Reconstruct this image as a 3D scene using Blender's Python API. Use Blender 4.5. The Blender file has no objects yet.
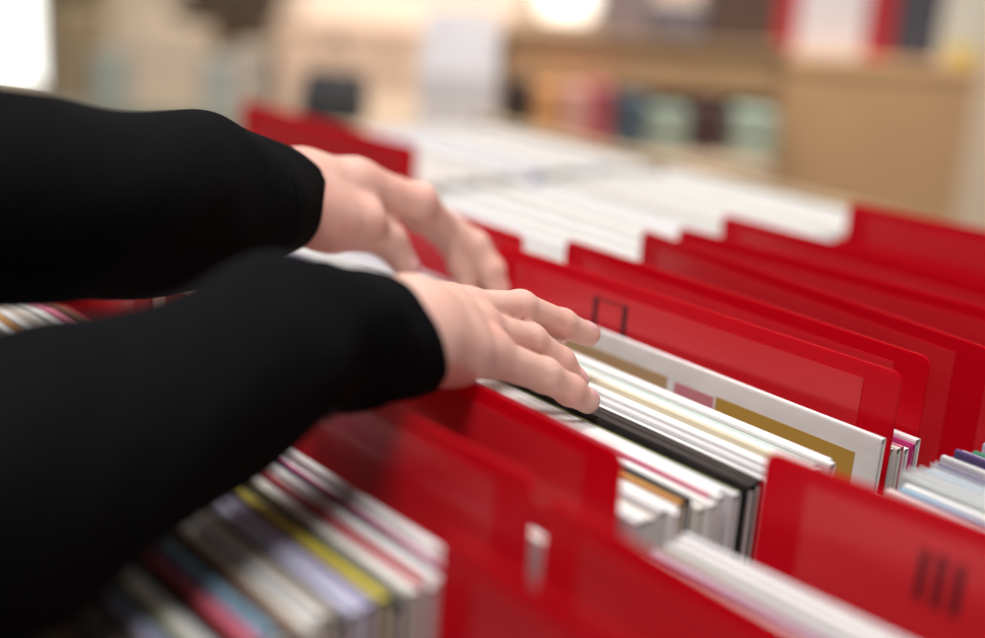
import bpy, bmesh, math, random
import numpy as np
from mathutils import Vector, Matrix
random.seed(7); rng = np.random.default_rng(3)
scene = bpy.context.scene
col = scene.collection

# ------------------------------------------------------------------ camera
CZ = 1.25                                   # eye height of the photographer
F_PX = 1285.0; CX, CY = 492.5, 319.0
Rm = np.array([[0.63180124, 0.26123917, -0.72978167],      # columns: right, down, forward
               [0.77256145, -0.13563872, 0.62028296],
               [0.06305555, -0.95569673, -0.28752002]])
cam_d = bpy.data.cameras.new('camera'); cam = bpy.data.objects.new('camera', cam_d); col.objects.link(cam)
M4 = Matrix([[Rm[0, 0], -Rm[0, 1], -Rm[0, 2], 0], [Rm[1, 0], -Rm[1, 1], -Rm[1, 2], 0],
             [Rm[2, 0], -Rm[2, 1], -Rm[2, 2], CZ], [0, 0, 0, 1]])
cam.matrix_world = M4
cam_d.sensor_width = 36; cam_d.lens = F_PX * 36 / 985
cam_d.clip_start = 0.01
cam_d.dof.use_dof = True; cam_d.dof.focus_distance = 0.705; cam_d.dof.aperture_fstop = 1.75
scene.camera = cam

# ------------------------------------------------------------------ world, lights, exposure
w = bpy.data.worlds.new('shop_light'); scene.world = w; w.use_nodes = True
w.node_tree.nodes['Background'].inputs[0].default_value = (1.0, 0.95, 0.9, 1)
w.node_tree.nodes['Background'].inputs[1].default_value = 0.17


def area(name, loc, target, size, power, color=(1, 1, 1), size_y=None):
    d = bpy.data.lights.new(name, 'AREA'); d.energy = power; d.color = color; d.size = size
    if size_y: d.shape = 'RECTANGLE'; d.size_y = size_y
    o = bpy.data.objects.new(name, d); col.objects.link(o); o.location = loc
    o.rotation_euler = (Vector(target) - Vector(loc)).to_track_quat('-Z', 'Y').to_euler()
    return o


area('ceiling_light_panel', (-0.95, 0.75, 2.9), (-0.4, 0.5, 1.0), 0.7, 34, (1, 0.97, 0.95))
area('fill_light_front', (0.2, -0.5, 2.9), (-0.35, 0.5, 1.0), 0.6, 34, (1, 0.98, 0.97))  # added fill from the front for the divider faces, no known lamp
area('fill_light_back', (-1.7, 1.7, 2.9), (-3.4, 3.2, 0.9), 1.4, 88, (1, 0.94, 0.88))  # added fill that brightens the furniture behind, no known lamp
scene.view_settings.view_transform = 'Standard'
scene.view_settings.look = 'None'
scene.view_settings.gamma = 1
scene.view_settings.exposure = -0.05
scene.view_settings.use_curve_mapping = False


# ------------------------------------------------------------------ helpers
def at(px, py, depth):
    """point seen at a pixel of the photo, at a depth along the view axis (used to survey positions)"""
    v = Rm @ np.array([(px - CX) / F_PX, (py - CY) / F_PX, 1.0]) * depth
    return np.array([v[0], v[1], v[2] + CZ])


def tag(o, label=None, cat=None, group=None, kind=None):
    if label: o['label'] = label
    if cat: o['category'] = cat
    if group: o['group'] = group
    if kind: o['kind'] = kind
    return o


MATS = {}


def mat(name, color, rough=0.5, spec=0.5, metal=0.0, noise=0.0, scale=30.0, stretch=(1, 1, 1), sss=0.0,
        emit=None, trans=0.0, bump=0.0, bscale=200.0, coat=0.0, sheen=0.0, color2=None, alpha=1.0):
    if name in MATS: return MATS[name]
    m = bpy.data.materials.new(name); m.use_nodes = True; nt = m.node_tree
    b = nt.nodes['Principled BSDF']
    b.inputs['Base Color'].default_value = (*color, 1)
    b.inputs['Roughness'].default_value = rough
    b.inputs['Specular IOR Level'].default_value = spec
    b.inputs['Metallic'].default_value = metal
    b.inputs['Transmission Weight'].default_value = trans
    b.inputs['Coat Weight'].default_value = coat
    b.inputs['Sheen Weight'].default_value = sheen
    b.inputs['Alpha'].default_value = alpha
    if sss:
        b.inputs['Subsurface Weight'].default_value = sss
        b.inputs['Subsurface Radius'].default_value = (0.9, 0.35, 0.2)
        b.inputs['Subsurface Scale'].default_value = 0.006
    if emit:
        b.inputs['Emission Color'].default_value = (*emit[0], 1); b.inputs['Emission Strength'].default_value = emit[1]
    if noise or bump:
        tc = nt.nodes.new('ShaderNodeTexCoord'); mp = nt.nodes.new('ShaderNodeMapping')
        mp.inputs['Scale'].default_value = stretch
        nt.links.new(tc.outputs['Object'], mp.inputs['Vector'])
    if noise:
        nz = nt.nodes.new('ShaderNodeTexNoise'); nz.inputs['Scale'].default_value = scale
        nz.inputs['Detail'].default_value = 4
        nt.links.new(mp.outputs['Vector'], nz.inputs['Vector'])
        mix = nt.nodes.new('ShaderNodeMix'); mix.data_type = 'RGBA'
        c2 = color2 if color2 else tuple(max(0, c * (1 - noise)) for c in color)
        mix.inputs[6].default_value = (*color, 1); mix.inputs[7].default_value = (*c2, 1)
        rp = nt.nodes.new('ShaderNodeMapRange'); rp.inputs[1].default_value = 0.35; rp.inputs[2].default_value = 0.68
        nt.links.new(nz.outputs['Fac'], rp.inputs[0]); nt.links.new(rp.outputs[0], mix.inputs[0])
        nt.links.new(mix.outputs[2], b.inputs['Base Color'])
    if bump:
        nb = nt.nodes.new('ShaderNodeTexNoise'); nb.inputs['Scale'].default_value = bscale
        nb.inputs['Detail'].default_value = 3
        nt.links.new(mp.outputs['Vector'], nb.inputs['Vector'])
        bp = nt.nodes.new('ShaderNodeBump'); bp.inputs['Strength'].default_value = bump
        bp.inputs['Distance'].default_value = 0.001
        nt.links.new(nb.outputs['Fac'], bp.inputs['Height']); nt.links.new(bp.outputs[0], b.inputs['Normal'])
    MATS[name] = m
    return m


def link(name, me, m, parent=None, smooth=False):
    o = bpy.data.objects.new(name, me); col.objects.link(o)
    if m: me.materials.append(m)
    if parent: o.parent = parent
    if smooth:
        for p in me.polygons: p.use_smooth = True
    return o


def mesh_bm(bm):
    bmesh.ops.recalc_face_normals(bm, faces=bm.faces)
    me = bpy.data.meshes.new('mesh'); bm.to_mesh(me); bm.free(); return me


def add_box(bm, x0, x1, y0, y1, z0, z1, bevel=0.0):
    vs = [bm.verts.new((x, y, z)) for x in (x0, x1) for y in (y0, y1) for z in (z0, z1)]
    fs = [(0, 1, 3, 2), (4, 6, 7, 5), (0, 4, 5, 1), (2, 3, 7, 6), (0, 2, 6, 4), (1, 5, 7, 3)]
    faces = [bm.faces.new([vs[i] for i in f]) for f in fs]
    if bevel:
        es = list({e for f in faces for e in f.edges})
        bmesh.ops.bevel(bm, geom=es, offset=bevel, segments=2, affect='EDGES', profile=0.5)


def box(name, x0, x1, y0, y1, z0, z1, m, parent=None, bevel=0.0):
    bm = bmesh.new(); add_box(bm, x0, x1, y0, y1, z0, z1, bevel)
    return link(name, mesh_bm(bm), m, parent)


def empty(name, loc, rz=0.0, rx=0.0):
    o = bpy.data.objects.new(name, None); col.objects.link(o)
    o.location = loc; o.rotation_euler = (rx, 0, rz); o.empty_display_size = 0.05
    return o


# ------------------------------------------------------------------ levels
Z_REC = CZ - 0.250        # tops of the records
Z_DIV = CZ - 0.210        # tops of the dividers
Z_BOT = Z_REC - 0.315     # what they stand on
REC_W = 0.315

# ------------------------------------------------------------------ materials
M_red = mat('red_plastic', (0.76, 0.002, 0.020), rough=0.32, spec=0.25, bump=0.05, bscale=60)
def translucent(m, colr, f):
    nt = m.node_tree; b = nt.nodes['Principled BSDF']; out = nt.nodes['Material Output']
    t = nt.nodes.new('ShaderNodeBsdfTranslucent'); t.inputs[0].default_value = (*colr, 1)
    mx = nt.nodes.new('ShaderNodeMixShader'); mx.inputs[0].default_value = f
    nt.links.new(b.outputs[0], mx.inputs[1]); nt.links.new(t.outputs[0], mx.inputs[2]); nt.links.new(mx.outputs[0], out.inputs[0])


translucent(M_red, (0.92, 0.003, 0.032), 0.4)
M_pocket = mat('pocket_film_sheen', (0.72, 0.030, 0.042), rough=0.26, spec=0.4, noise=0.18, scale=9, stretch=(0.6, 1, 3), color2=(0.64, 0.012, 0.022))  # clear film's hazy sheen painted in as a lighter red
M_mark = mat('marker_ink', (0.05, 0.004, 0.008), rough=0.6)
M_wood = mat('light_wood', (0.50, 0.36, 0.22), rough=0.55, noise=0.3, scale=12, stretch=(1, 10, 10))
M_wood2 = mat('tan_wood', (0.60, 0.36, 0.18), rough=0.55, noise=0.12, scale=8, stretch=(1, 1, 8))
M_wood3 = mat('brown_wood', (0.30, 0.185, 0.10), rough=0.6, noise=0.25, scale=8, stretch=(1, 1, 8))
M_skin = mat('skin', (0.82, 0.51, 0.425), rough=0.48, spec=0.4, sss=0.12, noise=0.2, scale=45, color2=(0.78, 0.41, 0.335), bump=0.25, bscale=500)
M_nail = mat('nail', (0.86, 0.47, 0.46), rough=0.25, spec=0.5)
M_black = mat('black_cotton', (0.0066, 0.0068, 0.0080), rough=0.9, spec=0.04, noise=0.3, scale=300, bump=0.3, bscale=900, sheen=0.0)
M_button = mat('dark_button', (0.06, 0.062, 0.06), rough=0.45)
M_hair = mat('dark_hair', (0.03, 0.018, 0.012), rough=0.5)
M_jeans = mat('dark_denim', (0.02, 0.022, 0.03), rough=0.8)
M_shoe = mat('black_leather', (0.01, 0.01, 0.01), rough=0.4)

# ------------------------------------------------------------------ room
tag(box('floor', -7, 3.5, -2.5, 6.5, -0.05, 0, mat('grey_floor', (0.30, 0.26, 0.22), rough=0.5, noise=0.2, scale=3)), kind='structure')
FH = np.array([Rm[0, 2], Rm[1, 2]]); FH /= np.linalg.norm(FH)
UH = np.array([-FH[1] * -1, FH[0] * -1])      # horizontal right of the view
YAW = math.atan2(UH[1], UH[0])


def bg(px, py, D):
    """u (to the right) and height z of a pixel on an upright plane D metres ahead"""
    r = Rm @ np.array([(px - CX) / F_PX, (py - CY) / F_PX, 1.0])
    s = D / (r[0] * FH[0] + r[1] * FH[1]); r = r * s
    return r[0] * UH[0] + r[1] * UH[1], r[2] + CZ


shop = (0, 0, 0)


def bgbox(name, px0, px1, ztop, zbot, D, dep, m, parent=None, bevel=0.0, pym=80, origin=None):
    """upright box on the shop's back furniture line, as its own object with its origin at its base"""
    u0, _ = bg(px0, pym, D); u1, _ = bg(px1, pym, D)
    uc = (u0 + u1) / 2; hw = (u1 - u0) / 2
    bm = bmesh.new()
    if parent is None:
        add_box(bm, -hw, hw, 0, dep, 0, ztop - zbot, bevel)
        o = link(name, mesh_bm(bm), m)
        o.location = (UH[0] * uc + FH[0] * D, UH[1] * uc + FH[1] * D, zbot); o.rotation_euler = (0, 0, YAW)
    else:
        du, dd, dz = parent['_o']
        add_box(bm, uc - hw - du, uc + hw - du, D - dd, D - dd + dep, zbot - dz, ztop - dz, bevel)
        o = link(name, mesh_bm(bm), m, parent)
    return o


def bgempty(name, u, D, z):
    e = empty(name, (UH[0] * u + FH[0] * D, UH[1] * u + FH[1] * D, z), YAW); e['_o'] = (u, D, z)
    return e


# back wall with a window
def wall_box(name, u0, u1, D0, D1, z0, z1, m, **k):
    bm = bmesh.new(); add_box(bm, u0, u1, D0, D1, z0, z1)
    o = link(name, mesh_bm(bm), m); o.rotation_euler = (0, 0, YAW)
    return tag(o, kind='structure')


M_wall = mat('warm_plaster', (0.72, 0.58, 0.44), rough=0.8, noise=0.12, scale=2)
DW = 4.4
uw0, uw1 = -2.0, -1.57      # window opening
wall_box('wall_back', uw1, 3.2, DW, DW + 0.12, 0, 2.9, M_wall)
wall_box('wall_left', -3.4, uw0, DW, DW + 0.12, 0, 2.9, M_wall)
WS = zat_w = bg(20, 92, DW)[1]
wall_box('trim_1', uw0, uw1, DW, DW + 0.12, 0, WS, M_wall)
wall_box('trim_2', uw0, uw1, DW, DW + 0.12, 2.2, 2.9, M_wall)
wn = empty('window_1', (0, 0, 0), YAW); tag(wn, kind='structure')
M_white = mat('white_paint', (0.8, 0.8, 0.78), rough=0.5)
bm = bmesh.new()
for (a, b_, c_, d_) in ((uw0, uw0 + .03, WS, 2.2), (uw1 - .03, uw1, WS, 2.2), (uw0 + .03, uw1 - .03, WS, WS + .03), (uw0 + .05, uw1 - .05, 2.15, 2.2)):
    add_box(bm, a, b_, DW + .02, DW + .08, c_, d_)
link('window_frame', mesh_bm(bm), M_white, wn)
box('window_pane', uw0 + .03, uw1 - .03, DW + .045, DW + .05, WS + .03, 2.15, mat('daylit_glass', (0.9, 0.95, 0.9), rough=0.1, emit=((1.0, 1.0, 0.93), 2.2)), wn)

# ------------------------------------------------------------------ record bin table
XC = [-1.370, -1.0225, -0.6800, -0.3432, 0.0]          # lines between the columns
Y0, Y1 = 0.085, 1.13
rb = empty('record_bin', (-0.68, 0.6, 0)); tag(rb, 'light wooden record bin with rows of slots holding all the records and red dividers', 'record bin')


def rbx(name, x0, x1, y0, y1, z0, z1, m=M_wood, bev=0.002):
    return box(name, x0 + .68, x1 + .68, y0 - .6, y1 - .6, z0, z1, m, rb, bev)


rbx('bottom_board', XC[0] - .03, .04, Y0 - .02, Y1 + .02, Z_BOT - .021, Z_BOT - .001)
rbx('front_board', XC[0] - .03, .04, Y0 - .02, Y0 - .002, Z_BOT, Z_REC - .10)
rbx('back_board', XC[0] - .03, .04, Y1, Y1 + .020, Z_BOT, Z_REC + .004)
for x in XC[1:4]:
    rbx('partition', x - .0018, x + .0018, Y0, Y1 - .002, Z_BOT, Z_REC - .16)
rbx('side_board', XC[0] - .03, XC[0] - .012, Y0, Y1 - .002, Z_BOT, Z_REC - .10)
rbx('side_board', .022, .04, Y0, Y1 - .002, Z_BOT, Z_REC - .10)
for x in (XC[0], -.02):
    for y in (Y0 + .02, Y1 - .05):
        rbx('leg', x - .025, x + .025, y - .02, y + .03, 0.001, Z_BOT - .022)

# ------------------------------------------------------------------ red dividers
DIV_T = 0.0016


def outline(w_, h_, r=0.0065, n=5):
    pts = [(-w_ / 2, 0), (w_ / 2, 0)]
    for k in range(n + 1):
        a = k / n * math.pi / 2; pts.append((w_ / 2 - r + r * math.cos(a), h_ - r + r * math.sin(a)))
    for k in range(n + 1):
        a = math.pi / 2 + k / n * math.pi / 2; pts.append((-w_ / 2 + r + r * math.cos(a), h_ - r + r * math.sin(a)))
    return pts


def slab(pts, y0, y1, bev=0.0):
    bm = bmesh.new()
    vs = [bm.verts.new((x, y0, z)) for x, z in pts]
    f = bm.faces.new(vs)
    r = bmesh.ops.extrude_face_region(bm, geom=[f])
    bmesh.ops.translate(bm, vec=(0, y1 - y0, 0), verts=[v for v in r['geom'] if isinstance(v, bmesh.types.BMVert)])
    if bev:
        bmesh.ops.bevel(bm, geom=[e for e in bm.edges if abs(e.verts[0].co.y - e.verts[1].co.y) < 1e-6], offset=bev, segments=2, affect='EDGES')
    return mesh_bm(bm)


def divider(xl, yl, xr, yr, label, ztop=Z_DIV, lean=0.0, marks=None):
    """lean > 0 tips the top away (+Y)"""
    h = (ztop - Z_BOT) / math.cos(lean); wd = math.hypot(xr - xl, yr - yl)
    dy = math.tan(lean) * (ztop - Z_BOT)
    e = empty('record_divider', ((xl + xr) / 2, (yl + yr) / 2 - dy, Z_BOT + .0006), math.atan2(yr - yl, xr - xl), -lean)
    tag(e, label, 'record divider', 'red plastic dividers')
    link('panel', slab(outline(wd, h), -DIV_T / 2, DIV_T / 2, 0.0004), M_red, e)
    pw = [(-wd / 2 + .022, h - .105), (wd / 2 - .022, h - .105), (wd / 2 - .022, h - .009), (-wd / 2 + .022, h - .009)]
    p = link('label_pocket', slab(pw, -DIV_T / 2 - .0006, -DIV_T / 2 - .00005, 0.0001), M_pocket, e)
    tag(p, 'glossy clear pocket on the front of the divider')
    if marks:
        for (mx0, mx1, mz0, mz1) in marks:
            bm = bmesh.new(); add_box(bm, -wd / 2 + mx0, -wd / 2 + mx1, -DIV_T / 2 - .0009, -DIV_T / 2 - .00062, h - mz1, h - mz0)
            link('printed_mark', mesh_bm(bm), M_mark, p)
    return e


# column under the near hand
X0L, X0R = -0.675, -0.351
divider(X0L, .322, X0R, .326, 'blurred red divider in front of the near cuff with a bright right end')
divider(X0L, .374, X0R, .377, 'red divider right under the near wrist, its end close to the fingertips')
divider(X0L, .575, X0R, .586, 'large glossy red divider with a pocket and a faint box mark behind the fingertips', lean=.02,
        marks=[(.0985, .1025, .014, .044), (.1245, .1285, .014, .044), (.1025, .1245, .0145, .0153), (.1025, .1245, .0427, .0435)])
divider(X0L + .012, .629, X0R - .008, .625, 'red divider directly behind the large glossy one')
divider(X0L + .012, .708, X0R, .673, 'third red divider back, with a wide dark red face at the right edge')
divider(X0L + .018, .742, X0R, .758, 'red divider just behind the one with the wide dark face')
divider(X0L, .815, X0R, .812, 'red divider in the middle of the back group of dividers')
divider(X0L + .05, .900, X0R, .905, 'slightly lower red divider in front of the rearmost one', ztop=Z_DIV - .016)
divider(X0L + .012, .972, X0R, 1.005, 'rearmost red divider at the right below the tan cabinet')
# column to the right
divider(-.335, .267, -.012, .267, 'very blurred red divider nearest the camera at the bottom centre')
divider(-.336, .320, -.012, .317, 'blurred red divider in front of the loose white records at the bottom right')
divider(-.321, .436, .0, .477, 'red divider at the right with three dark vertical strokes on its pocket',
        marks=[(.0760, .0795, .020, .040), (.0835, .0870, .019, .041), (.0912, .0948, .019, .041), (.0765, .0805, .0185, .0198), (.0835, .0875, .0178, .019)])
# column to the left
divider(-1.017, .317, -.6835, .317, 'blurred red divider seen in the gap between the two sleeves')
divider(-1.017, .604, -.6835, .606, 'red divider end showing behind the far fingertips')
divider(-1.377, .757, -1.033, .764, 'bright red divider far left above the far hand')

# ------------------------------------------------------------------ records
COLS = {
    'white': (0.87, 0.865, 0.85), 'ivory': (0.74, 0.71, 0.64), 'grey': (0.42, 0.42, 0.43), 'pale grey': (0.70, 0.70, 0.71), 'cream': (0.78, 0.70, 0.52),
    'mint': (0.56, 0.66, 0.60), 'black': (0.012, 0.011, 0.014), 'navy': (0.03, 0.035, 0.08), 'red': (0.62, 0.05, 0.06),
    'pink': (0.72, 0.22, 0.32), 'magenta': (0.55, 0.03, 0.20), 'yellow': (0.62, 0.52, 0.06), 'purple': (0.13, 0.08, 0.22),
    'lavender': (0.58, 0.57, 0.72), 'sky blue': (0.25, 0.46, 0.60), 'blue': (0.05, 0.17, 0.42), 'green': (0.05, 0.22, 0.14),
    'olive': (0.22, 0.23, 0.08), 'brown': (0.20, 0.09, 0.05), 'orange': (0.55, 0.27, 0.08), 'beige': (0.55, 0.47, 0.38),
    'dark grey': (0.08, 0.08, 0.085)}


def rec_mat(c):
    cc = COLS[c]
    dk = tuple(x * .90 for x in cc) if c not in ('black', 'navy') else (0.05, 0.045, 0.04)
    return mat('card_' + c.replace(' ', '_'), cc, rough=0.5, spec=0.35, noise=.2, scale=40, stretch=(1, 30, 2), color2=dk)


M_inner = mat('inner_paper', (0.72, 0.71, 0.69), rough=0.8)
M_vinyl = mat('vinyl_black', (0.01, 0.01, 0.01), rough=0.3)
M_film = mat('clear_plastic', (0.9, 0.9, 0.92), rough=0.12, spec=0.6, trans=0.0, alpha=0.35)
REC_MESH = {}


def sleeve_mesh(t, w_, h_, c):
    """card sleeve: hollow at the right hand opening, corners softened, faces a little bulged"""
    key = (round(t, 4), round(w_, 3), round(h_, 3), c)
    if key in REC_MESH: return REC_MESH[key]
    bm = bmesh.new()
    nx = 9; rows = []
    zs = [0, h_ * .35, h_ * .8, h_ - .0012, h_]
    for iz, z in enumerate(zs):
        row = []
        for i in range(nx):
            s = i / (nx - 1); x = -w_ / 2 + s * w_
            hw = t / 2 * (0.93 + 0.07 * math.sin(math.pi * s) ** .4)
            if iz == 4: hw *= .88
            row.append((bm.verts.new((x, -hw, z)), bm.verts.new((x, hw, z))))
        rows.append(row)
    for a, b_ in zip(rows[:-1], rows[1:]):
        for i in range(nx - 1):
            bm.faces.new((a[i][0], a[i + 1][0], b_[i + 1][0], b_[i][0]))
            bm.faces.new((a[i + 1][1], a[i][1], b_[i][1], b_[i + 1][1]))
        bm.faces.new((a[0][1], a[0][0], b_[0][0], b_[0][1]))
        f = bm.faces.new((a[-1][0], a[-1][1], b_[-1][1], b_[-1][0]))
    for i in range(nx - 1):
        bm.faces.new((rows[0][i][0], rows[0][i][1], rows[0][i + 1][1], rows[0][i + 1][0]))
        bm.faces.new((rows[-1][i][0], rows[-1][i + 1][0], rows[-1][i + 1][1], rows[-1][i][1]))
    # opening on the right end: recess the end faces
    bm.faces.ensure_lookup_table(); bm.normal_update()
    ends = [f for f in bm.faces if all(abs(v.co.x - w_ / 2) < 1e-6 for v in f.verts)]
    r = bmesh.ops.inset_region(bm, faces=ends, thickness=.0005, depth=0)
    bmesh.ops.translate(bm, vec=(-.006, 0, 0), verts=list({v for f in ends for v in f.verts}))
    me = mesh_bm(bm); me.materials.append(rec_mat(c)); REC_MESH[key] = me
    return me


def record(x_right, y, t, c, label, group, ztop=Z_REC, rz=0.0, lean=0.0, w_=REC_W, inner=False, film=False):
    """y is where the TOP edge sits; lean > 0 tips the top away"""
    h = (ztop - Z_BOT)
    me = sleeve_mesh(t, w_, h, c)
    o = bpy.data.objects.new('record', me); col.objects.link(o)
    o.location = (x_right - w_ / 2 * math.cos(rz), y - math.sin(lean) * h - w_ / 2 * math.sin(rz), Z_BOT + .0008)
    o.rotation_euler = (-lean, 0, rz)
    tag(o, label, 'record', group)
    if inner:
        bm = bmesh.new(); add_box(bm, w_ / 2 - .0058, w_ / 2 - .0005, -t * .2, t * .2, .004, h - .004)
        link('inner_sleeve', mesh_bm(bm), M_inner, o)
    if film:
        bm = bmesh.new(); hw = t / 2 + .0004
        add_box(bm, -w_ / 2, w_ / 2 + .004, -hw, -hw + .0002, .0005, h + .004)
        add_box(bm, -w_ / 2, w_ / 2 + .004, hw - .0002, hw, .0005, h + .004)
        tag(link('plastic_cover', mesh_bm(bm), M_film, o), 'clear plastic outer cover')
    return o


ORD = ['first', 'second', 'third', 'fourth', 'fifth', 'sixth', 'seventh', 'eighth', 'ninth', 'tenth', 'eleventh', 'twelfth',
       'thirteenth', 'fourteenth', 'fifteenth', 'sixteenth', 'seventeenth', 'eighteenth', 'nineteenth', 'twentieth',
       'twenty-first', 'twenty-second', 'twenty-third', 'twenty-fourth', 'twenty-fifth', 'twenty-sixth', 'twenty-seventh',
       'twenty-eighth', 'twenty-ninth', 'thirtieth', 'thirty-first', 'thirty-second', 'thirty-third', 'thirty-fourth', 'thirty-fifth', 'thirty-sixth', 'thirty-seventh', 'thirty-eighth', 'thirty-ninth', 'fortieth', 'forty-first', 'forty-second', 'forty-third', 'forty-fourth']


def row(seq, y_start, x_right, where, group, direction=-1, gap=.0006, rz=0.0, lean=0.0, jx=.003, jz=.003, inner=True, ztop=Z_REC, films=(), t0=.0042):
    """seq of (colour, thickness in mm or None); direction -1 builds towards the camera"""
    y = y_start
    for i, it in enumerate(seq):
        c, t = it if isinstance(it, tuple) else (it, None)
        t = (t / 1000) if t else t0 + random.uniform(-.0006, .0010)
        if i in films: y += direction * .0006
        y += direction * t / 2
        record(x_right + random.uniform(-jx, jx), y, t, c, '%s-edged record, %s %s' % (c, ORD[i], where), group,
               ztop=ztop + random.uniform(-jz, jz * .6), rz=rz, lean=lean, inner=inner, film=(i in films))
        y += direction * (t / 2 + gap * random.uniform(.6, 1.9))
        if i in films: y += direction * .0006
    return y


# A: bottom left, from the blurred divider towards the camera
seqA = ['white', 'white', ('magenta', 2.2), ('navy', 4.4), 'white', ('pale grey', 3.6), ('red', 1.8), 'white', 'ivory', ('black', 6.5),
        ('yellow', 5.4), ('purple', 3.5), 'lavender', ('lavender', 5.5), ('dark grey', 4), 'beige', 'pale grey', 'ivory', ('beige', 3.4),
        ('brown', 3), ('pale grey', 4), ('sky blue', 3.6), ('pink', 4.5), ('red', 2), ('black', 6.5), ('pale grey', 4), 'ivory', ('olive', 2.5), ('blue', 4.5), ('lavender', 2.2), ('brown', 3), ('dark grey', 4), ('brown', 4), ('black', 5), ('brown', 4), ('brown', 5), ('olive', 4), ('brown', 5), ('dark grey', 5)]  # last brown and dark sleeves added, corner's shade put into their colour
yA = row(seqA, .3080, -.3605, 'forward of the blurred divider by the near cuff', 'records in the shade of the near sleeve', lean=.0, gap=.0004, jx=.0018, jz=.004)
# B
row(['pale grey', ('orange', 4.5), 'pale grey'], .366, -.356, 'between the two red dividers under the near wrist', 'records between the dividers under the wrist', ztop=Z_REC - .006)
# C: the records under the fingers, from the far glossy divider forward
seqC = ['white', 'white', ('mint', 3.4), 'white', ('white', 5), ('mint', 3.2), ('cream', 3.6), 'white', ('white', 5), 'white', 'pale grey', ('white', 5.2), ('ivory', 3.5),
        ('black', 6.6), ('black', 6.0), ('olive', 1.2), ('dark grey', 2.2), 'pale grey', 'white', ('white', 4.8), ('pink', 1.0), 'white', 'ivory', ('black', 4.4), ('orange', 3.8), 'white', 'white', 'pale grey', 'ivory', 'white', 'pale grey']
yC = row(seqC, .5420, -.356, 'in front of the gold-framed record, under the fingers', 'records under the fingertips', gap=.0004, jz=.0035, jx=.004)
# gold-framed white record leaning on the glossy divider
g = record(-.346, .5690, .004, 'white', 'white record with a broad gold frame on its cover, leaning on the large glossy divider',
           None, ztop=Z_REC + .008, lean=.02, inner=True)
gh = Z_REC + .008 - Z_BOT
for nm, x0, x1, z0, z1, mm in (
        ('gold_print', 0.045, .143, gh - .040, gh - .0125, 'g'), ('gold_print', .120, .143, gh - .30, gh - .040, 'g'), ('gold_print', -.143, .006, gh - .040, gh - .0125, 'g2'),
        ('pink_print', .012, .0435, gh - .026, gh - .0135, 'p')):
    m_ = {'g': mat('gold_print', (0.50, 0.29, 0.05), rough=.45), 'g2': mat('bronze_print', (0.50, 0.33, 0.17), rough=.5), 'p': mat('pink_print', (0.62, 0.22, 0.26), rough=.5)}[mm]
    box(nm, x0, x1, -.00225, -.0020, z0, z1, m_, g)
# D: between the glossy divider and the next
row(['white', ('magenta', 2), 'white', ('pink', 3), 'ivory', 'white'],   .620, -.354, 'between the large glossy divider and the next one', 'records behind the glossy divider', lean=0, ztop=Z_REC - .007)
# right column: between the blurred divider and the marked one
row([('pale grey', 5), 'white', ('pale grey', 4), ('olive', 3), 'lavender', 'white', 'white', 'pale grey', 'white', 'ivory', 'white', 'white', 'pale grey', 'white'], .422, -.0225, 'in front of the divider with three dark strokes', 'records at the bottom right', rz=.04, gap=.0011, inner=False, jx=.002, ztop=Z_REC - .002)
# right column behind the marked divider
row([('red', 4), 'white', ('green', 4.5), 'white', ('lavender', 4), ('pink', 3), ('green', 4.5), ('pale grey', 4), ('purple', 3.6), ('green', 4.6), ('pale grey', 3.6), ('purple', 3.6), ('cream', 4.6), ('mint', 4)], .648, -.003, 'at the right edge, in front of the wide dark red face', 'slim colourful records at the right edge', gap=.0015, inner=False, jx=.004, jz=.005, ztop=Z_REC + .002)
row(['pale grey', 'sky blue', 'white', 'pale grey', 'mint', 'white', 'sky blue', 'white', 'pale grey'], .580, -.004, 'in crinkled plastic behind the divider with three strokes', 'plastic-wrapped records at the right', gap=.0012, inner=False, films=(0, 2, 4), jx=.004, ztop=Z_REC)


# left columns: rows of pale records nobody could tell apart
def pale_row(y_a, y_b, x_right, label, group, palette, t0=.0045, w_=REC_W, dz=0.0):
    y = y_a
    while y < y_b:
        t = round(t0 + random.choice((-.0005, 0, .0005, .001)), 4)
        c = random.choice(palette)
        record(x_right + random.uniform(-.004, .004), y + t / 2, t, c, label, group, ztop=Z_REC + dz + random.choice((-.006, -.004, -.002, 0, .002)), w_=w_)
        y += t + random.uniform(.0006, .0016)


PAL = ['white'] * 6 + ['ivory'] * 2 + ['pale grey'] * 2 + ['lavender']
pale_row(.616, 1.12, -.688, 'pale-edged record in the long white row behind the far hand', 'white record row behind the far hand', PAL, t0=.0052)
pale_row(.44, .596, -.688, 'pale-edged record under the far palm', 'records under the far palm', PAL, dz=-.010)
pale_row(.776, 1.12, -1.035, 'pale-edged record behind the far left red divider', 'white record row behind the far left divider', PAL, t0=.0056)
row(['red', 'brown', 'pink', 'white', 'ivory', 'beige', 'white', 'orange', 'white'], .308, -.690, 'in the gap between the two sleeves', 'records in the gap between the sleeves', inner=False, t0=.0055)

# ------------------------------------------------------------------ signed distance modelling for the figure
def cap(P, a, b, ra, rb):
    a = np.asarray(a, np.float32); b = np.asarray(b, np.float32)
    ab = b - a; L = float(ab @ ab) + 1e-12
    t = np.clip(((P - a) @ ab) / L, 0, 1)
    d = np.linalg.norm(P - a - t[..., None] * ab, axis=-1)
    return d - (ra + (rb - ra) * t)


def ell(P, c, r):
    q = (P - np.asarray(c, np.float32)) / np.asarray(r, np.float32)
    k = np.linalg.norm(q, axis=-1)
    return (k - 1) * min(r)


def smin(a, b, k):
    h = np.clip(.5 + .5 * (b - a) / k, 0, 1)
    return b + (a - b) * h - k * h * (1 - h)


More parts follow.
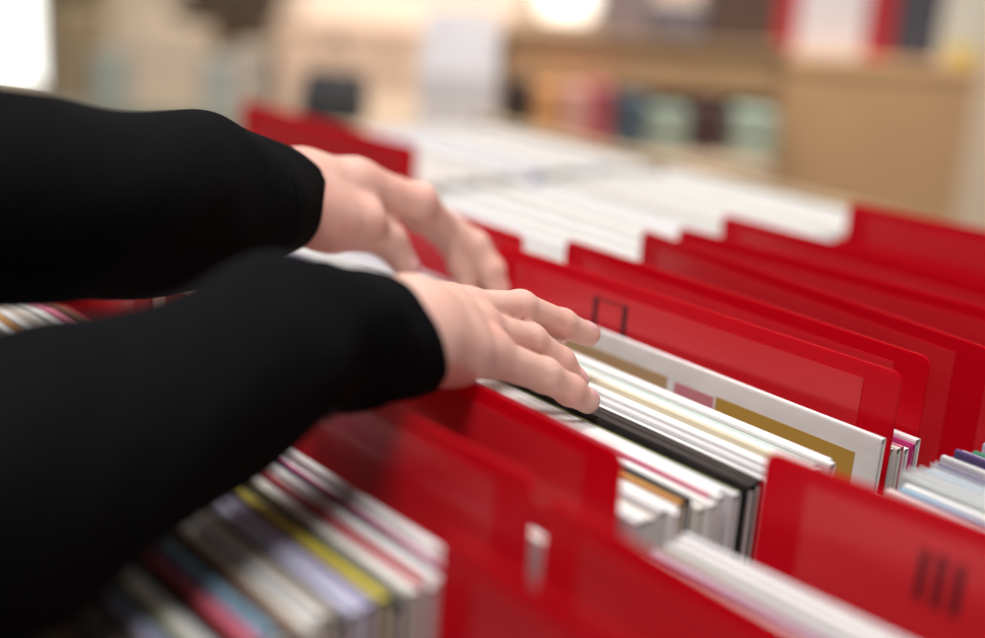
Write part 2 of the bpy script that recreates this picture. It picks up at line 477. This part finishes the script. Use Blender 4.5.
def nets(fn, lo, hi, step):
    """naive surface nets"""
    lo = np.asarray(lo); n = np.ceil((np.asarray(hi) - lo) / step).astype(int) + 1
    ax = [lo[i] + step * np.arange(n[i]) for i in range(3)]
    P = np.stack(np.meshgrid(*ax, indexing='ij'), -1).astype(np.float32)
    V = fn(P); ins = V < 0
    nc = n - 1
    acc = np.zeros((*nc, 3)); cnt = np.zeros(nc)
    offs = [(i, j, k) for i in (0, 1) for j in (0, 1) for k in (0, 1)]
    for a in offs:
        for d in range(3):
            if a[d]: continue
            b = list(a); b[d] = 1
            sa = tuple(slice(a[q], a[q] + nc[q]) for q in range(3)); sb = tuple(slice(b[q], b[q] + nc[q]) for q in range(3))
            va, vb = V[sa], V[sb]; cr = ins[sa] != ins[sb]
            t = np.where(cr, va / np.where(cr, va - vb, 1), 0)
            p = np.zeros((*nc, 3))
            for q in range(3): p[..., q] = a[q]
            p[..., d] += t
            acc += p * cr[..., None]; cnt += cr
    act = cnt > 0
    idx = -np.ones(nc, int); idx[act] = np.arange(act.sum())
    g = np.stack(np.meshgrid(*[np.arange(m) for m in nc], indexing='ij'), -1)
    verts = (g[act] + acc[act] / cnt[act][:, None]) * step + lo
    faces = []
    for d in range(3):
        u, v = (d + 1) % 3, (d + 2) % 3
        sl = [slice(1, nc[q]) for q in range(3)]; sl[d] = slice(0, nc[d])
        s2 = list(sl); s2[d] = slice(1, nc[d] + 1)
        A = ins[tuple(sl)]; B = ins[tuple(s2)]
        e = np.argwhere(A != B)
        base = e + np.array([0 if q == d else 1 for q in range(3)])
        fl = A[tuple(e.T)]

        def I(du, dv):
            b = base.copy(); b[:, u] -= du; b[:, v] -= dv
            return idx[tuple(b.T)]
        q = np.stack([I(1, 1), I(0, 1), I(0, 0), I(1, 0)], 1)
        q[~fl] = q[~fl][:, ::-1]
        faces.append(q)
    return verts, np.concatenate(faces)


def nets_mesh(parts, smooth=0):
    vs, fs, o = [], [], 0
    for v, f in parts:
        vs.append(v); fs.append(f + o); o += len(v)
    me = bpy.data.meshes.new('mesh'); me.from_pydata(np.concatenate(vs).tolist(), [], np.concatenate(fs).tolist())
    me.update()
    if smooth:
        bm = bmesh.new(); bm.from_mesh(me)
        for _ in range(smooth): bmesh.ops.smooth_vert(bm, verts=bm.verts, factor=.5, use_axis_x=True, use_axis_y=True, use_axis_z=True)
        bm.to_mesh(me); bm.free()
    return me


def chain(P, pts, k=.004):
    d = None
    for (a, ra), (b, rb_) in zip(pts[:-1], pts[1:]):
        c = cap(P, a, b, ra, rb_); d = c if d is None else smin(d, c, k)
    return d


def make_hand(fingers, palm, thumb, arm, extra):
    allp = [p for ch in fingers + [thumb, arm] for p, _ in ch] + [p for a in palm for p, _ in a]
    lo = np.min(allp, 0) - .03; hi = np.max(allp, 0) + .03

    def fn(P):
        pd = None
        for a in palm:
            c = chain(P, a, .01); pd = c if pd is None else smin(pd, c, .012)
        pd = smin(pd, chain(P, arm, .01), .02)
        th = chain(P, thumb, .005)
        pd = smin(pd, th, .008)
        fd = None
        for f in fingers:
            c = chain(P, f, .0035)
            # knuckle and pad fullness
            for i in (1, 2):
                c = smin(c, np.linalg.norm(P - np.asarray(f[i][0], np.float32), axis=-1) - f[i][1] * .99, .003)
            fd = c if fd is None else smin(fd, c, .0016)
        d = smin(pd, fd, .007)
        for (c, r, k) in extra:
            d = smin(d, np.linalg.norm(P - np.asarray(c, np.float32), axis=-1) - r, k)
        return d
    v, f = nets(fn, lo, hi, .0016)
    return v, f


UPV = np.array([0, 0, 1.0])


def J(px, py, d, r): return (at(px, py, d), r)


# near (right) hand: the little finger is closest to the camera
R_pinky = [J(487, 355, .648, .0108), J(544, 375, .672, .0089), J(570, 390, .684, .0080), J(588, 402, .693, .0066)]
R_ring = [J(478, 330, .662, .0105), J(530, 340, .695, .0088), J(560, 362, .708, .0080), J(577, 382, .715, .0066)]
R_mid = [J(466, 309, .672, .0105), J(520, 307, .700, .0089), J(562, 324, .722, .0082), J(589, 335, .735, .0068)]
R_idx = [J(449, 304, .698, .0105), J(504, 313, .742, .0090), J(536, 326, .763, .0080), J(557, 337, .774, .0066)]
R_wr = at(408, 328, .600)
wp, wt = at(425, 346, .604), at(403, 319, .622)
R_palm = [[(wp, .017), J(456, 353, .622, .0145), R_pinky[0]], [(at(415, 335, .61), .018), J(448, 330, .636, .014), R_ring[0]],
          [(at(408, 318, .615), .018), J(438, 315, .645, .0125), R_mid[0]], [(wt, .016), J(431, 310, .660, .0118), R_idx[0]]]
R_thumb = [(at(412, 325, .635), .016), (at(440, 342, .672), .0145), (at(470, 350, .705), .0105), (at(490, 352, .728), .0080)]
R_arm = [(at(318, 336, .562), .022), (at(372, 330, .587), .0200), (at(412, 332, .607), .0200)]
R_extra = [(at(492, 347, .650), .0085, .006), (at(480, 322, .664), .0085, .006)]
# far (left) hand: thumb side faces the camera
L_thumb = [J(318, 212, .79, .019), J(356, 226, .812, .0150), J(388, 240, .835, .0118), J(407, 268, .848, .0090)]
L_idx = [J(417, 204, .850, .0125), J(452, 234, .880, .0105), J(462, 264, .888, .0092), J(468, 290, .892, .0080)]
L_mid = [J(408, 200, .868, .0115), J(474, 246, .884, .0104), J(491, 271, .885, .0094), J(498, 292, .885, .0080)]
L_ring = [J(398, 196, .888, .0110), J(462, 244, .912, .0092), J(480, 268, .915, .0080), J(486, 284, .916, .0068)]
L_pink = [J(388, 193, .900, .0100), J(436, 230, .930, .0082), J(452, 248, .932, .0072), J(458, 260, .934, .0062)]
L_palm = [[(at(302, 182, .800), .0175), J(355, 184, .824, .0150), L_idx[0]], [(at(298, 184, .810), .017), J(350, 186, .842, .014), L_mid[0]],
          [(at(296, 190, .815), .018), J(348, 192, .856, .014), L_ring[0]], [(at(294, 205, .812), .017), J(345, 200, .862, .014), L_pink[0]],
          [(at(298, 205, .786), .019), J(330, 222, .796, .0175), J(362, 222, .812, .014)]]
L_arm = [(at(200, 200, .71), .027), (at(255, 198, .755), .024), (at(298, 194, .792), .0235)]
L_extra = [(at(362, 222, .81), .0135, .006), (at(421, 200, .850), .010, .006), (at(415, 225, .86), .004, .01)]

hand_r = make_hand([R_pinky, R_ring, R_mid, R_idx], R_palm, R_thumb, R_arm, R_extra)
hand_l = make_hand([L_idx, L_mid, L_ring, L_pink], L_palm, L_thumb, L_arm, L_extra)

# whole body, mostly out of the frame to the left
SR = np.array([-.48, -.13, CZ + .03]); SL = np.array([-.79, -.02, CZ + .05])
ER = np.array([-.405, .055, CZ - .185]); EL = np.array([-.575, .135, CZ - .115])
NK = (SR + SL) / 2 + np.array([.01, .02, .03]); HD = NK + np.array([.035, .10, .16])
HIP = np.array([-.74, -.36, .86])
FW = np.array([.30, .95, 0.]); FW /= np.linalg.norm(FW); SD = np.array([FW[1], -FW[0], 0])
CH = (SR + SL) / 2 + np.array([0, 0, -.12])
legs = {}
for s in (-1, 1):
    hp = HIP + SD * .09 * s
    kn = np.array([hp[0], hp[1], .46]) + FW * .03; an = np.array([kn[0], kn[1], .09]) - FW * .05
    legs[s] = (hp, kn, an)


def body_fn(P):
    d = cap(P, CH, HIP, .11, .12)
    d = smin(d, cap(P, SR, SL, .055, .055), .08)
    d = smin(d, cap(P, HIP - SD * .08, HIP + SD * .08, .10, .10), .06)
    d = smin(d, cap(P, NK - (0, 0, .05), HD - (0, 0, .05), .052, .05), .03)
    d = smin(d, ell(P, HD + (0, 0, .03), (.078, .092, .105)), .02)
    d = smin(d, ell(P, HD + FW * .03 - (0, 0, .035), (.055, .06, .06)), .03)
    d = smin(d, cap(P, HD + FW * .09 + (0, 0, .02), HD + FW * .108 - (0, 0, .012), .007, .012), .01)
    for s in (-1, 1):
        d = smin(d, ell(P, HD + SD * .08 * s, (.012, .02, .03)), .006)
    for S_, E_, m1, m2, W_ in ((SR, ER, at(-40, 508, .43), at(150, 422, .500), R_arm[0][0]), (SL, EL, at(5, 200, .575), at(120, 203, .65), L_arm[0][0])):
        d = smin(d, chain(P, [(S_, .045), (E_, .035), (m1, .034), (m2, .033), (W_, .026)], .01), .03)
    for s in (-1, 1):
        hp, kn, an = legs[s]
        d = smin(d, chain(P, [(hp, .085), (kn, .055), (an, .035)], .02), .03)
        d = smin(d, cap(P, an - (0, 0, .03), an - (0, 0, .055) + FW * .12, .033, .026), .02)
    return d


person = empty('person', (HIP[0], HIP[1], 0))
tag(person, 'person in a black jacket reaching in from the left, both hands flipping through the records', 'person')
PO = np.array([HIP[0], HIP[1], 0])


def rel(v): return v - PO


bv, bf = nets(body_fn, (-1.05, -.62, 0), (-.30, .33, 1.75), .011)
me = nets_mesh([(rel(bv), bf), (rel(hand_r[0]), hand_r[1]), (rel(hand_l[0]), hand_l[1])], smooth=2)
body = link('body', me, M_skin, person, smooth=True)


def nail(a, b, r, up, sc=1.0):
    """nail plate on the back of the last finger bone a -> b"""
    a, b = np.asarray(a), np.asarray(b); t = (b - a) / np.linalg.norm(b - a)
    up = np.asarray(up, float); up = up - t * (up @ t); up /= np.linalg.norm(up); s = np.cross(t, up)
    bm = bmesh.new(); g_ = []
    for i in range(7):
        rr = []
        for j in range(7):
            p, q = i / 6 * 2 - 1, j / 6 * 2 - 1
            wq = q * (1 - .22 * p * p)
            ang = wq * .85
            rad = r * (1.10 + .05 * max(0, p)) if abs(q) < .9 and abs(p) < .9 else r * .93
            c = b - t * (.0015 - p * .0056 * sc)
            dome = 1 - .16 * max(0, p)
            rr.append(bm.verts.new(rel(c + (up * math.cos(ang) + s * math.sin(ang)) * rad * dome)))
        g_.append(rr)
    for i in range(6):
        for j in range(6): bm.faces.new((g_[i][j], g_[i + 1][j], g_[i + 1][j + 1], g_[i][j + 1]))
    o = link('fingernail', mesh_bm(bm), M_nail, body, smooth=True)
    return o


for f_ in (R_pinky, R_ring, R_mid, R_idx):
    nail(f_[2][0], f_[3][0], f_[3][1], (.25, .35, 1.0))
nail(R_thumb[2][0], R_thumb[3][0], .008, (-1, 0, .5))
for f_ in (L_idx, L_mid, L_ring, L_pink):
    nail(f_[2][0], f_[3][0], f_[3][1], (.1, 1, .6))
nail(L_thumb[2][0], L_thumb[3][0], .009, (1, .2, .4))


# ------------------------------------------------------------------ jacket
def jacket_fn(P):
    d = cap(P, CH, HIP + (0, 0, .06), .135, .145)
    d = smin(d, cap(P, SR, SL, .074, .074), .08)
    d = smin(d, cap(P, HIP - SD * .08 + (0, 0, .03), HIP + SD * .08 + (0, 0, .03), .125, .125), .06)
    for S_, E_ in ((SR, ER), (SL, EL)):
        m_ = S_ + (E_ - S_) * .55
        d = smin(d, cap(P, S_, m_, .068, .058), .03)
    d = np.maximum(d, -(cap(P, NK - (0, 0, .02), HD + (0, 0, .1), .064, .09)))
    d = np.maximum(d, (HIP[2] - .07) - P[..., 2])
    return d


jv, jf = nets(jacket_fn, (-1.08, -.62, .74), (-.32, .18, 1.45), .011)
jacket = link('jacket', nets_mesh([(rel(jv), jf)], 1), M_black, person, smooth=True)
tag(jacket, 'black cotton jacket')


def catmull(P, n):
    P = np.asarray(P, float); out = []
    Q = np.vstack([2 * P[0] - P[1], P, 2 * P[-1] - P[-2]])
    for i in range(1, len(Q) - 2):
        for k in range(n):
            t = k / n
            out.append(.5 * (2 * Q[i] + (Q[i + 1] - Q[i - 1]) * t + (2 * Q[i - 1] - 5 * Q[i] + 4 * Q[i + 1] - Q[i + 2]) * t * t + (3 * Q[i] - Q[i - 1] - 3 * Q[i + 1] + Q[i + 2]) * t ** 3))
    out.append(P[-1]); return np.array(out)


def sleeve(name, stations, seed, cuff_in=.05, folds=1.0, hem_tilt=None, ph=.3):
    """stations: (centre, half vector of the cross-section); cloth tube with a turned-in hem"""
    data = catmull([np.concatenate([c, v]) for c, v in stations], 12)
    C_, H_ = data[:, :3], data[:, 3:]
    T = np.gradient(C_, axis=0); T /= np.linalg.norm(T, axis=1)[:, None]
    r_ = np.random.default_rng(seed)
    L = np.concatenate([[0], np.cumsum(np.linalg.norm(np.diff(C_, axis=0), axis=1))]); Ltot = L[-1]
    waves = [(r_.uniform(12, 60), r_.integers(1, 4), r_.uniform(0, 6.28), r_.uniform(.0003, .0009) * folds) for _ in range(9)]
    N = 72; rings = []
    for i in range(len(C_)):
        h = H_[i] - T[i] * (H_[i] @ T[i]); R0 = np.linalg.norm(H_[i]); h /= np.linalg.norm(h)
        s = np.cross(T[i], h); R_ = R0; ring = []
        tail = Ltot - L[i]
        for k in range(N):
            a = 2 * math.pi * k / N
            off = 0
            for fr, m, ph, am in waves:
                off += am * math.sin(fr * L[i] + m * a + ph) * (0.4 if tail < .02 else 1)
            # diagonal drag folds gathering toward the hem
            g1 = math.exp(-((tail - .05) / .035) ** 2)
            off += folds * .0013 * g1 * math.sin(3 * a + 95 * tail)
            off -= folds * .002 * abs(math.sin(2 * a + 22 * L[i])) ** 6 * .5
            hem = .0010 if tail < .003 else 0
            p = C_[i] + (h * math.cos(a) + s * math.sin(a) * .96) * (R_ + off - hem)
            if hem_tilt is not None and tail < .05:
                p = p + T[i] * hem_tilt * math.sin(a + ph) * (1 - tail / .05)
            ring.append(p)
        rings.append(ring)
    outer = len(rings)
    for j, i in enumerate(range(outer - 1, max(0, outer - 20), -1)):
        tail = Ltot - L[i]
        if tail > cuff_in: break
        rings.append([C_[i] + (p - C_[i]) * (1 - .0028 / np.linalg.norm(p - C_[i])) for p in np.array(rings[i])])
    bm = bmesh.new()
    vr = [[bm.verts.new(rel(np.asarray(p))) for p in ring] for ring in rings]
    for a, b_ in zip(vr[:-1], vr[1:]):
        for k in range(N):
            bm.faces.new((a[k], a[(k + 1) % N], b_[(k + 1) % N], b_[k]))
    o = link(name, mesh_bm(bm), M_black, jacket, smooth=True)
    return o


def st(tx, ty, bx, by, d):
    c = at((tx + bx) / 2, (ty + by) / 2, d); h = (at(tx, ty, d) - at(bx, by, d)) / 2
    return c, h


def stw(c, r, up=(0, 0, 1)): return np.asarray(c, float), np.asarray(up, float) * r


sleeve('sleeve', [stw(SR + (ER - SR) * .25, .066, (0, .7, .7)), stw(SR + (ER - SR) * .7, .060, (0, .7, .7)), stw(ER + (-.0, .012, -.005), .0545, (0, .45, .9)),
                  st(-52, 362, -30, 655, .43), st(40, 322, 60, 590, .462), st(110, 300, 150, 540, .487), st(185, 281, 225, 488, .512),
                  st(240, 264, 292, 440, .538), st(288, 263, 345, 412, .560), st(330, 268, 384, 406, .577), st(374, 280, 430, 391, .597)], 5, hem_tilt=.014, ph=-.6, folds=1.5)
sleeve('sleeve', [stw(SL + (EL - SL) * .25, .066, (0, .7, .7)), stw(SL + (EL - SL) * .65, .058, (0, .7, .7)), stw(EL, .053, (0, .3, .95)),
                  st(10, 91, 0, 308, .575), st(90, 100, 80, 302, .62), st(160, 108, 150, 294, .675),
                  st(230, 124, 215, 282, .73), st(245, 130, 232, 272, .742), st(270, 140, 252, 256, .766)], 11, hem_tilt=-.032)

bc = at(325, 408, .538)
bm = bmesh.new()
bmesh.ops.create_cone(bm, cap_ends=True, segments=28, radius1=.0062, radius2=.0055, depth=.0022)
bmesh.ops.bevel(bm, geom=[e for e in bm.edges if len(e.link_faces) == 2 and e.calc_face_angle() > .5], offset=.0005, segments=2, affect='EDGES')
bn = (np.array([0, 0, CZ]) - bc); bn /= np.linalg.norm(bn); bn = bn + np.array([.1, 0, -.25])
bmesh.ops.transform(bm, matrix=Matrix.Translation(Vector(rel(bc))) @ Vector(bn).to_track_quat('Z', 'Y').to_matrix().to_4x4(), verts=bm.verts)
tag(link('button', mesh_bm(bm), M_button, jacket), 'dark grey button under the near cuff')


def trousers_fn(P):
    d = None
    for s in (-1, 1):
        hp, kn, an = legs[s]
        c = chain(P, [(hp, .10), (kn, .072), (an + (0, 0, .04), .062)], .02); d = c if d is None else smin(d, c, .02)
    d = smin(d, cap(P, HIP - SD * .08, HIP + SD * .08, .112, .112), .05)
    d = np.maximum(d, .09 - P[..., 2])
    return np.maximum(d, P[..., 2] - (HIP[2] + .03))


tv, tf = nets(trousers_fn, (-1.08, -.62, .05), (-.42, -.05, .95), .012)
link('trousers', nets_mesh([(rel(tv), tf)], 1), M_jeans, person, smooth=True)
for s in (-1, 1):
    an = legs[s][2]

    def shoe_fn(P, an=an):
        d = cap(P, an - (0, 0, .03) - FW * .02, an - (0, 0, .045) + FW * .13, .045, .036)
        d = smin(d, cap(P, an, an + (0, 0, .03), .045, .045), .02)
        return np.maximum(d, .002 - P[..., 2])
    sv, sf = nets(shoe_fn, an - .22, an + .22, .009)
    link('shoe', nets_mesh([(rel(sv), sf)], 1), M_shoe, person, smooth=True)


def hair_fn(P):
    d = ell(P, HD + (0, 0, .045) - FW * .012, (.092, .103, .112))
    d = smin(d, cap(P, HD - FW * .06, HD - FW * .08 - (0, 0, .09), .06, .04), .03)
    return np.maximum(d, -ell(P, HD + FW * .09 - (0, 0, .03), (.085, .085, .10)))


hv, hf = nets(hair_fn, HD - .25, HD + .25, .009)
link('hair', nets_mesh([(rel(hv), hf)], 1), M_hair, person, smooth=True)

# ------------------------------------------------------------------ shop furniture behind (far out of focus)
def zat(px, py, D): return bg(px, py, D)[1]


def plain(name, rgb, **k): return mat(name, rgb, rough=k.pop('rough', .6), noise=.12, scale=6, **k)


def furniture(name, label, cat, px0, px1, ztop, D, dep, m, doors=1):
    u0, _ = bg(px0, 80, D); u1, _ = bg(px1, 80, D); uc = (u0 + u1) / 2
    e = bgempty(name, uc, D, 0); tag(e, label, cat)
    hw = (u1 - u0) / 2
    box('body', -hw, hw, .022, dep, .06, ztop - .025, m, e, .002)
    box('top_board', -hw - .006, hw + .006, 0, dep + .01, ztop - .024, ztop, m, e, .002)
    box('plinth', -hw + .02, hw - .02, .04, dep - .02, 0.001, .059, M_wood3, e)
    for k in range(doors):
        a = -hw + .004 + k * (2 * hw / doors); b_ = -hw - .004 + (k + 1) * (2 * hw / doors)
        d_ = box('door', a, b_, .003, .0215, .07, ztop - .03, m, e, .002)
        box('handle', b_ - .05, b_ - .04, -.015, .0025, ztop * .6, ztop * .6 + .10, mat('steel', (.5, .5, .5), metal=1, rough=.3), d_, .002)
    return e


# tan cabinet at the right
zc = zat(880, 62, 2.6)
furniture('cabinet', 'plain tan wooden cabinet at the right behind the red dividers', 'cabinet', 783, 981, zc, 2.6, .5, M_wood2)
# low display table with a raised shelf
TD = 2.0; zt = zat(650, 160, TD)
u0, _ = bg(275, 120, TD); u1, _ = bg(782, 120, TD); uc = (u0 + u1) / 2; hw = (u1 - u0) / 2
e = bgempty('display_table', uc, TD, 0); tag(e, 'long tan display table with a row of small goods behind the record bin', 'table')
box('table_top', -hw, hw, 0, .58, zt - .04, zt, mat('table_wood', (.50, .37, .26), rough=.55, noise=.1, scale=8, stretch=(1, 1, 8)), e, .003)
for sx in (-1, 1):
    for y in (.02, .50): box('leg', sx * (hw - .06) - .025, sx * (hw - .06) + .025, y, y + .05, 0.001, zt - .041, M_wood3, e)
# riser crate on the table
RD = 2.2; zr1 = zat(690, 42, RD); zr0 = zat(690, 92, RD)
u0, _ = bg(505, 80, RD); u1, _ = bg(778, 80, RD)
e = bgempty('shelf_riser', (u0 + u1) / 2, RD, zt + .0005); tag(e, 'brown wooden riser shelf standing on the display table, goods above and below', 'shelf')
hw = (u1 - u0) / 2
box('apron', -hw, hw, 0, .018, zr0 - zt, zr1 - zt - .019, M_wood2, e, .001)
box('shelf_board', -hw - .01, hw + .01, -.01, .36, zr1 - zt - .018, zr1 - zt, M_wood3, e, .001)
for sx in (-1, 1): box('side_panel', sx * hw - .009, sx * hw + .009, .02, .35, 0, zr1 - zt - .019, M_wood3, e)
box('back_panel', -hw + .01, hw - .01, .34, .35, 0, zr1 - zt - .019, M_wood3, e)

small = [  # px0, px1, py top, D, depth, colour, label
    (512, 532, 84, 2.10, .085, (.012, .012, .014), 'upright black box, leftmost of the small goods on the display table'),
    (535, 563, 88, 2.10, .085, (.62, .30, .12), 'orange box beside the black one on the display table'),
    (566, 590, 90, 2.10, .085, (.66, .34, .28), 'salmon pink box beside the orange one on the display table'),
    (592, 614, 88, 2.10, .085, (.45, .10, .12), 'dull red box beside the salmon one on the display table'),
    (622, 652, 98, 2.10, .085, (.07, .10, .13), 'slate blue box right of the dull red one on the display table'),
    (654, 694, 112, 2.08, .08, (.32, .38, .30), 'mint green low box in the middle of the display table'),
    (698, 732, 108, 2.10, .085, (.07, .03, .03), 'dark maroon box between the two mint green ones'),
    (742, 784, 114, 2.08, .085, (.40, .48, .38), 'pale mint box at the right end of the display table')]
for px0, px1, py, D, dep, c, lab in small:
    o = bgbox('goods_box', px0, px1, zat((px0 + px1) / 2, py, D), zt + .0006, D, dep, plain('goods_' + lab.split()[0] + lab.split()[1], c), bevel=.003)
    tag(o, lab, 'box', 'small goods on the display table')
# on the riser
for px0, px1, py, c, lab in ((600, 645, -40, (.33, .25, .24), 'taupe box at the left on the riser shelf'), (648, 700, 6, (.20, .17, .19), 'grey purple box in the middle on the riser shelf'),
                             (704, 768, -30, (.13, .075, .05), 'dark brown box at the right on the riser shelf')):
    D = RD + .06
    o = bgbox('goods_box', px0, px1, zat((px0 + px1) / 2, py, D), zr1 + .0008, D, .15, plain('riser_' + lab.split()[0], c), bevel=.003)
    tag(o, lab, 'box', 'boxes on the riser shelf')
# on the cabinet
for px0, px1, dep, h_, c, lab in ((772, 790, .14, .24, (.45, .02, .03), 'narrow red box left of the white one on the cabinet'), (791, 858, .12, .22, (.74, .68, .68), 'white box between two red ones on the cabinet'),
                                  (860, 886, .14, .24, (.42, .02, .03), 'red box right of the white one on the cabinet'), (889, 930, .12, .20, (.06, .06, .075), 'charcoal box on the cabinet'),
                                  (934, 982, .13, .19, (.66, .62, .52), 'off-white box at the right end of the cabinet top')):
    D = 2.68
    o = bgbox('goods_box', px0, px1, zc + h_, zc + .0006, D, dep, plain('cab_' + lab.replace(' ', '_')[:12], c), bevel=.003)
    tag(o, lab, 'box', 'boxes on the tan cabinet')
    if h_ == .19:
        bm = bmesh.new(); add_box(bm, -.03, .03, -.001, -.0002, .004, .035); tag(link('yellow_band', mesh_bm(bm), plain('band_yellow', (.65, .5, .05)), o), 'yellow band')

# paper bag
def bag(px0, px1, ztop, zb, D, dep, m, name, label, cat):
    u0, _ = bg(px0, 80, D); u1, _ = bg(px1, 80, D); hw = (u1 - u0) / 2; uc = (u0 + u1) / 2
    e = bgempty(name, uc, D, zb); tag(e, label, cat)
    bm = bmesh.new(); h = ztop - zb
    rings = []
    for z, s, t in ((0, 1, 1), (h * .5, .98, .9), (h * .97, .92, .45), (h, .92, .4)):
        rings.append([bm.verts.new(p) for p in ((-hw * s, dep / 2 - dep / 2 * t, z), (0, dep / 2 - dep / 2 * t * 1.1, z), (hw * s, dep / 2 - dep / 2 * t, z), (hw * s * .9, dep / 2, z), (hw * s, dep / 2 + dep / 2 * t, z), (-hw * s, dep / 2 + dep / 2 * t, z), (-hw * s * .9, dep / 2, z))])
    for a, b_ in zip(rings[:-1], rings[1:]):
        for k in range(7): bm.faces.new((a[k], a[(k + 1) % 7], b_[(k + 1) % 7], b_[k]))
    bm.faces.new(rings[0][::-1])
    link('bag_body', mesh_bm(bm), m, e)
    for y in (.25, .75):
        bm = bmesh.new(); pr = None
        for k in range(13):
            a = math.pi * k / 12
            c = Vector((math.cos(a) * hw * .4, dep * (.3 + y * .4), h - .01 + math.sin(a) * .07))
            r = [bm.verts.new(c + Vector((0, .003 * math.cos(q), .003 * math.sin(q)))) for q in (0, 1.57, 3.14, 4.71)]
            if pr:
                for q in range(4): bm.faces.new((pr[q], pr[(q + 1) % 4], r[(q + 1) % 4], r[q]))
            pr = r
        link('handle', mesh_bm(bm), m, e)
    return e


bag(418, 498, zat(458, 15, 2.1), zt + .0008, 2.1, .14, mat('white_paper', (.62, .60, .62), rough=.7), 'paper_bag', 'white paper carrier bag on the display table above the far hand', 'bag')
bag(298, 362, zat(330, 76, 2.15), zt + .0008, 2.15, .12, mat('black_cloth', (.015, .015, .017), rough=.8), 'cloth_bag', 'small black bag on the display table above the far red divider', 'bag')

# pale shelving behind the table, left of the lamp
zs_ = zat(400, 28, 3.2)
furniture('sideboard', 'pale pinkish wooden sideboard behind the display table', 'cabinet', 275, 610, zs_, 3.2, .5, mat('pale_pink_wood', (.74, .52, .38), rough=.6, noise=.1, scale=5), doors=3)
tag(bgbox('storage_box', 300, 515, zs_ + .22, zs_ + .0008, 3.3, .3, plain('cream_card', (.88, .76, .64)), bevel=.004), 'long cream storage box on the pale sideboard', 'box')

# globe lamp on the sideboard
u, _ = bg(567, 0, 3.42); zl = zat(567, -4, 3.42)
lp = bgempty('table_lamp', u, 3.42, zs_ + .0008); tag(lp, 'glowing white globe lamp on the pale sideboard', 'lamp')
bm = bmesh.new(); bmesh.ops.create_uvsphere(bm, u_segments=32, v_segments=18, radius=.078)
bmesh.ops.translate(bm, verts=bm.verts, vec=(0, 0, .092))
link('globe', mesh_bm(bm), mat('lamp_glass', (.9, .9, .85), emit=((1, .97, .9), 1.3)), lp, smooth=True)
bm = bmesh.new(); bmesh.ops.create_cone(bm, cap_ends=True, segments=24, radius1=.06, radius2=.03, depth=.018)
bmesh.ops.translate(bm, verts=bm.verts, vec=(0, 0, .009))
link('base', mesh_bm(bm), mat('brass', (.6, .45, .2), metal=.8, rough=.4), lp, smooth=True)

# left cluster: low shelf with boxes
zs2 = zat(150, 112, 3.2)
furniture('low_cabinet', 'grey green low cabinet at the upper left above the far sleeve', 'cabinet', 45, 269, zs2, 3.2, .5, plain('sage_paint', (.30, .31, .25)), doors=2)
for px0, px1, py, D, c, lab in ((52, 88, 10, 3.25, (.30, .22, .13), 'brown upright carton at the left end of the low cabinet'), (92, 128, 55, 3.25, (.34, .38, .33), 'sage box beside the brown carton'),
                                (130, 200, 28, 3.25, (.62, .49, .37), 'cream carton in the middle of the low cabinet'), (203, 232, 60, 3.25, (.38, .40, .36), 'small grey green box beside the cream carton'),
                                (234, 268, 48, 3.25, (.50, .42, .34), 'beige box at the right end of the low cabinet')):
    o = bgbox('carton', px0, px1, zat((px0 + px1) / 2, py, D), zs2 + .0008, D, .16, plain('carton_' + lab.replace(' ', '_')[:10], c), bevel=.004)
    tag(o, lab, 'box', 'cartons on the low cabinet')
# dark wall shelf upper left
ztw = zat(232, 26, 3.9)
e = bgempty('wall_shelf', bg(225, 20, 4.25)[0], 4.22, ztw); tag(e, 'dark brown shelf on the back wall, upper left', 'shelf')
box('shelf_board', -.16, .16, -.06, .17, 0, .025, plain('umber_wood', (.08, .05, .03)), e, .002)
box('shelf_back', -.16, .16, .155, .17, .0255, .20, plain('umber_wood', (.08, .05, .03)), e, .002)
# olive curtain beside the window
bm = bmesh.new(); pr = None
uc0, _ = bg(42, 50, 4.25); uc1, _ = bg(100, 50, 4.25)
for k in range(60):
    s = k / 59; x = uc0 + (uc1 - uc0) * s; y = 4.3 + .02 * math.sin(s * 40)
    c_ = [bm.verts.new((x, y, .3)), bm.verts.new((x, y, 2.3)), bm.verts.new((x, y + .006, 2.3)), bm.verts.new((x, y + .006, .3))]
    if pr:
        for q in range(4): bm.faces.new((pr[q], pr[(q + 1) % 4], c_[(q + 1) % 4], c_[q]))
    pr = c_
o = link('curtain', mesh_bm(bm), plain('olive_cloth', (.33, .27, .14)), smooth=True); o.rotation_euler = (0, 0, YAW)
tag(o, 'olive brown curtain beside the bright window at the upper left', 'curtain')

for o in list(bpy.data.objects):
    if '_o' in o: del o['_o']
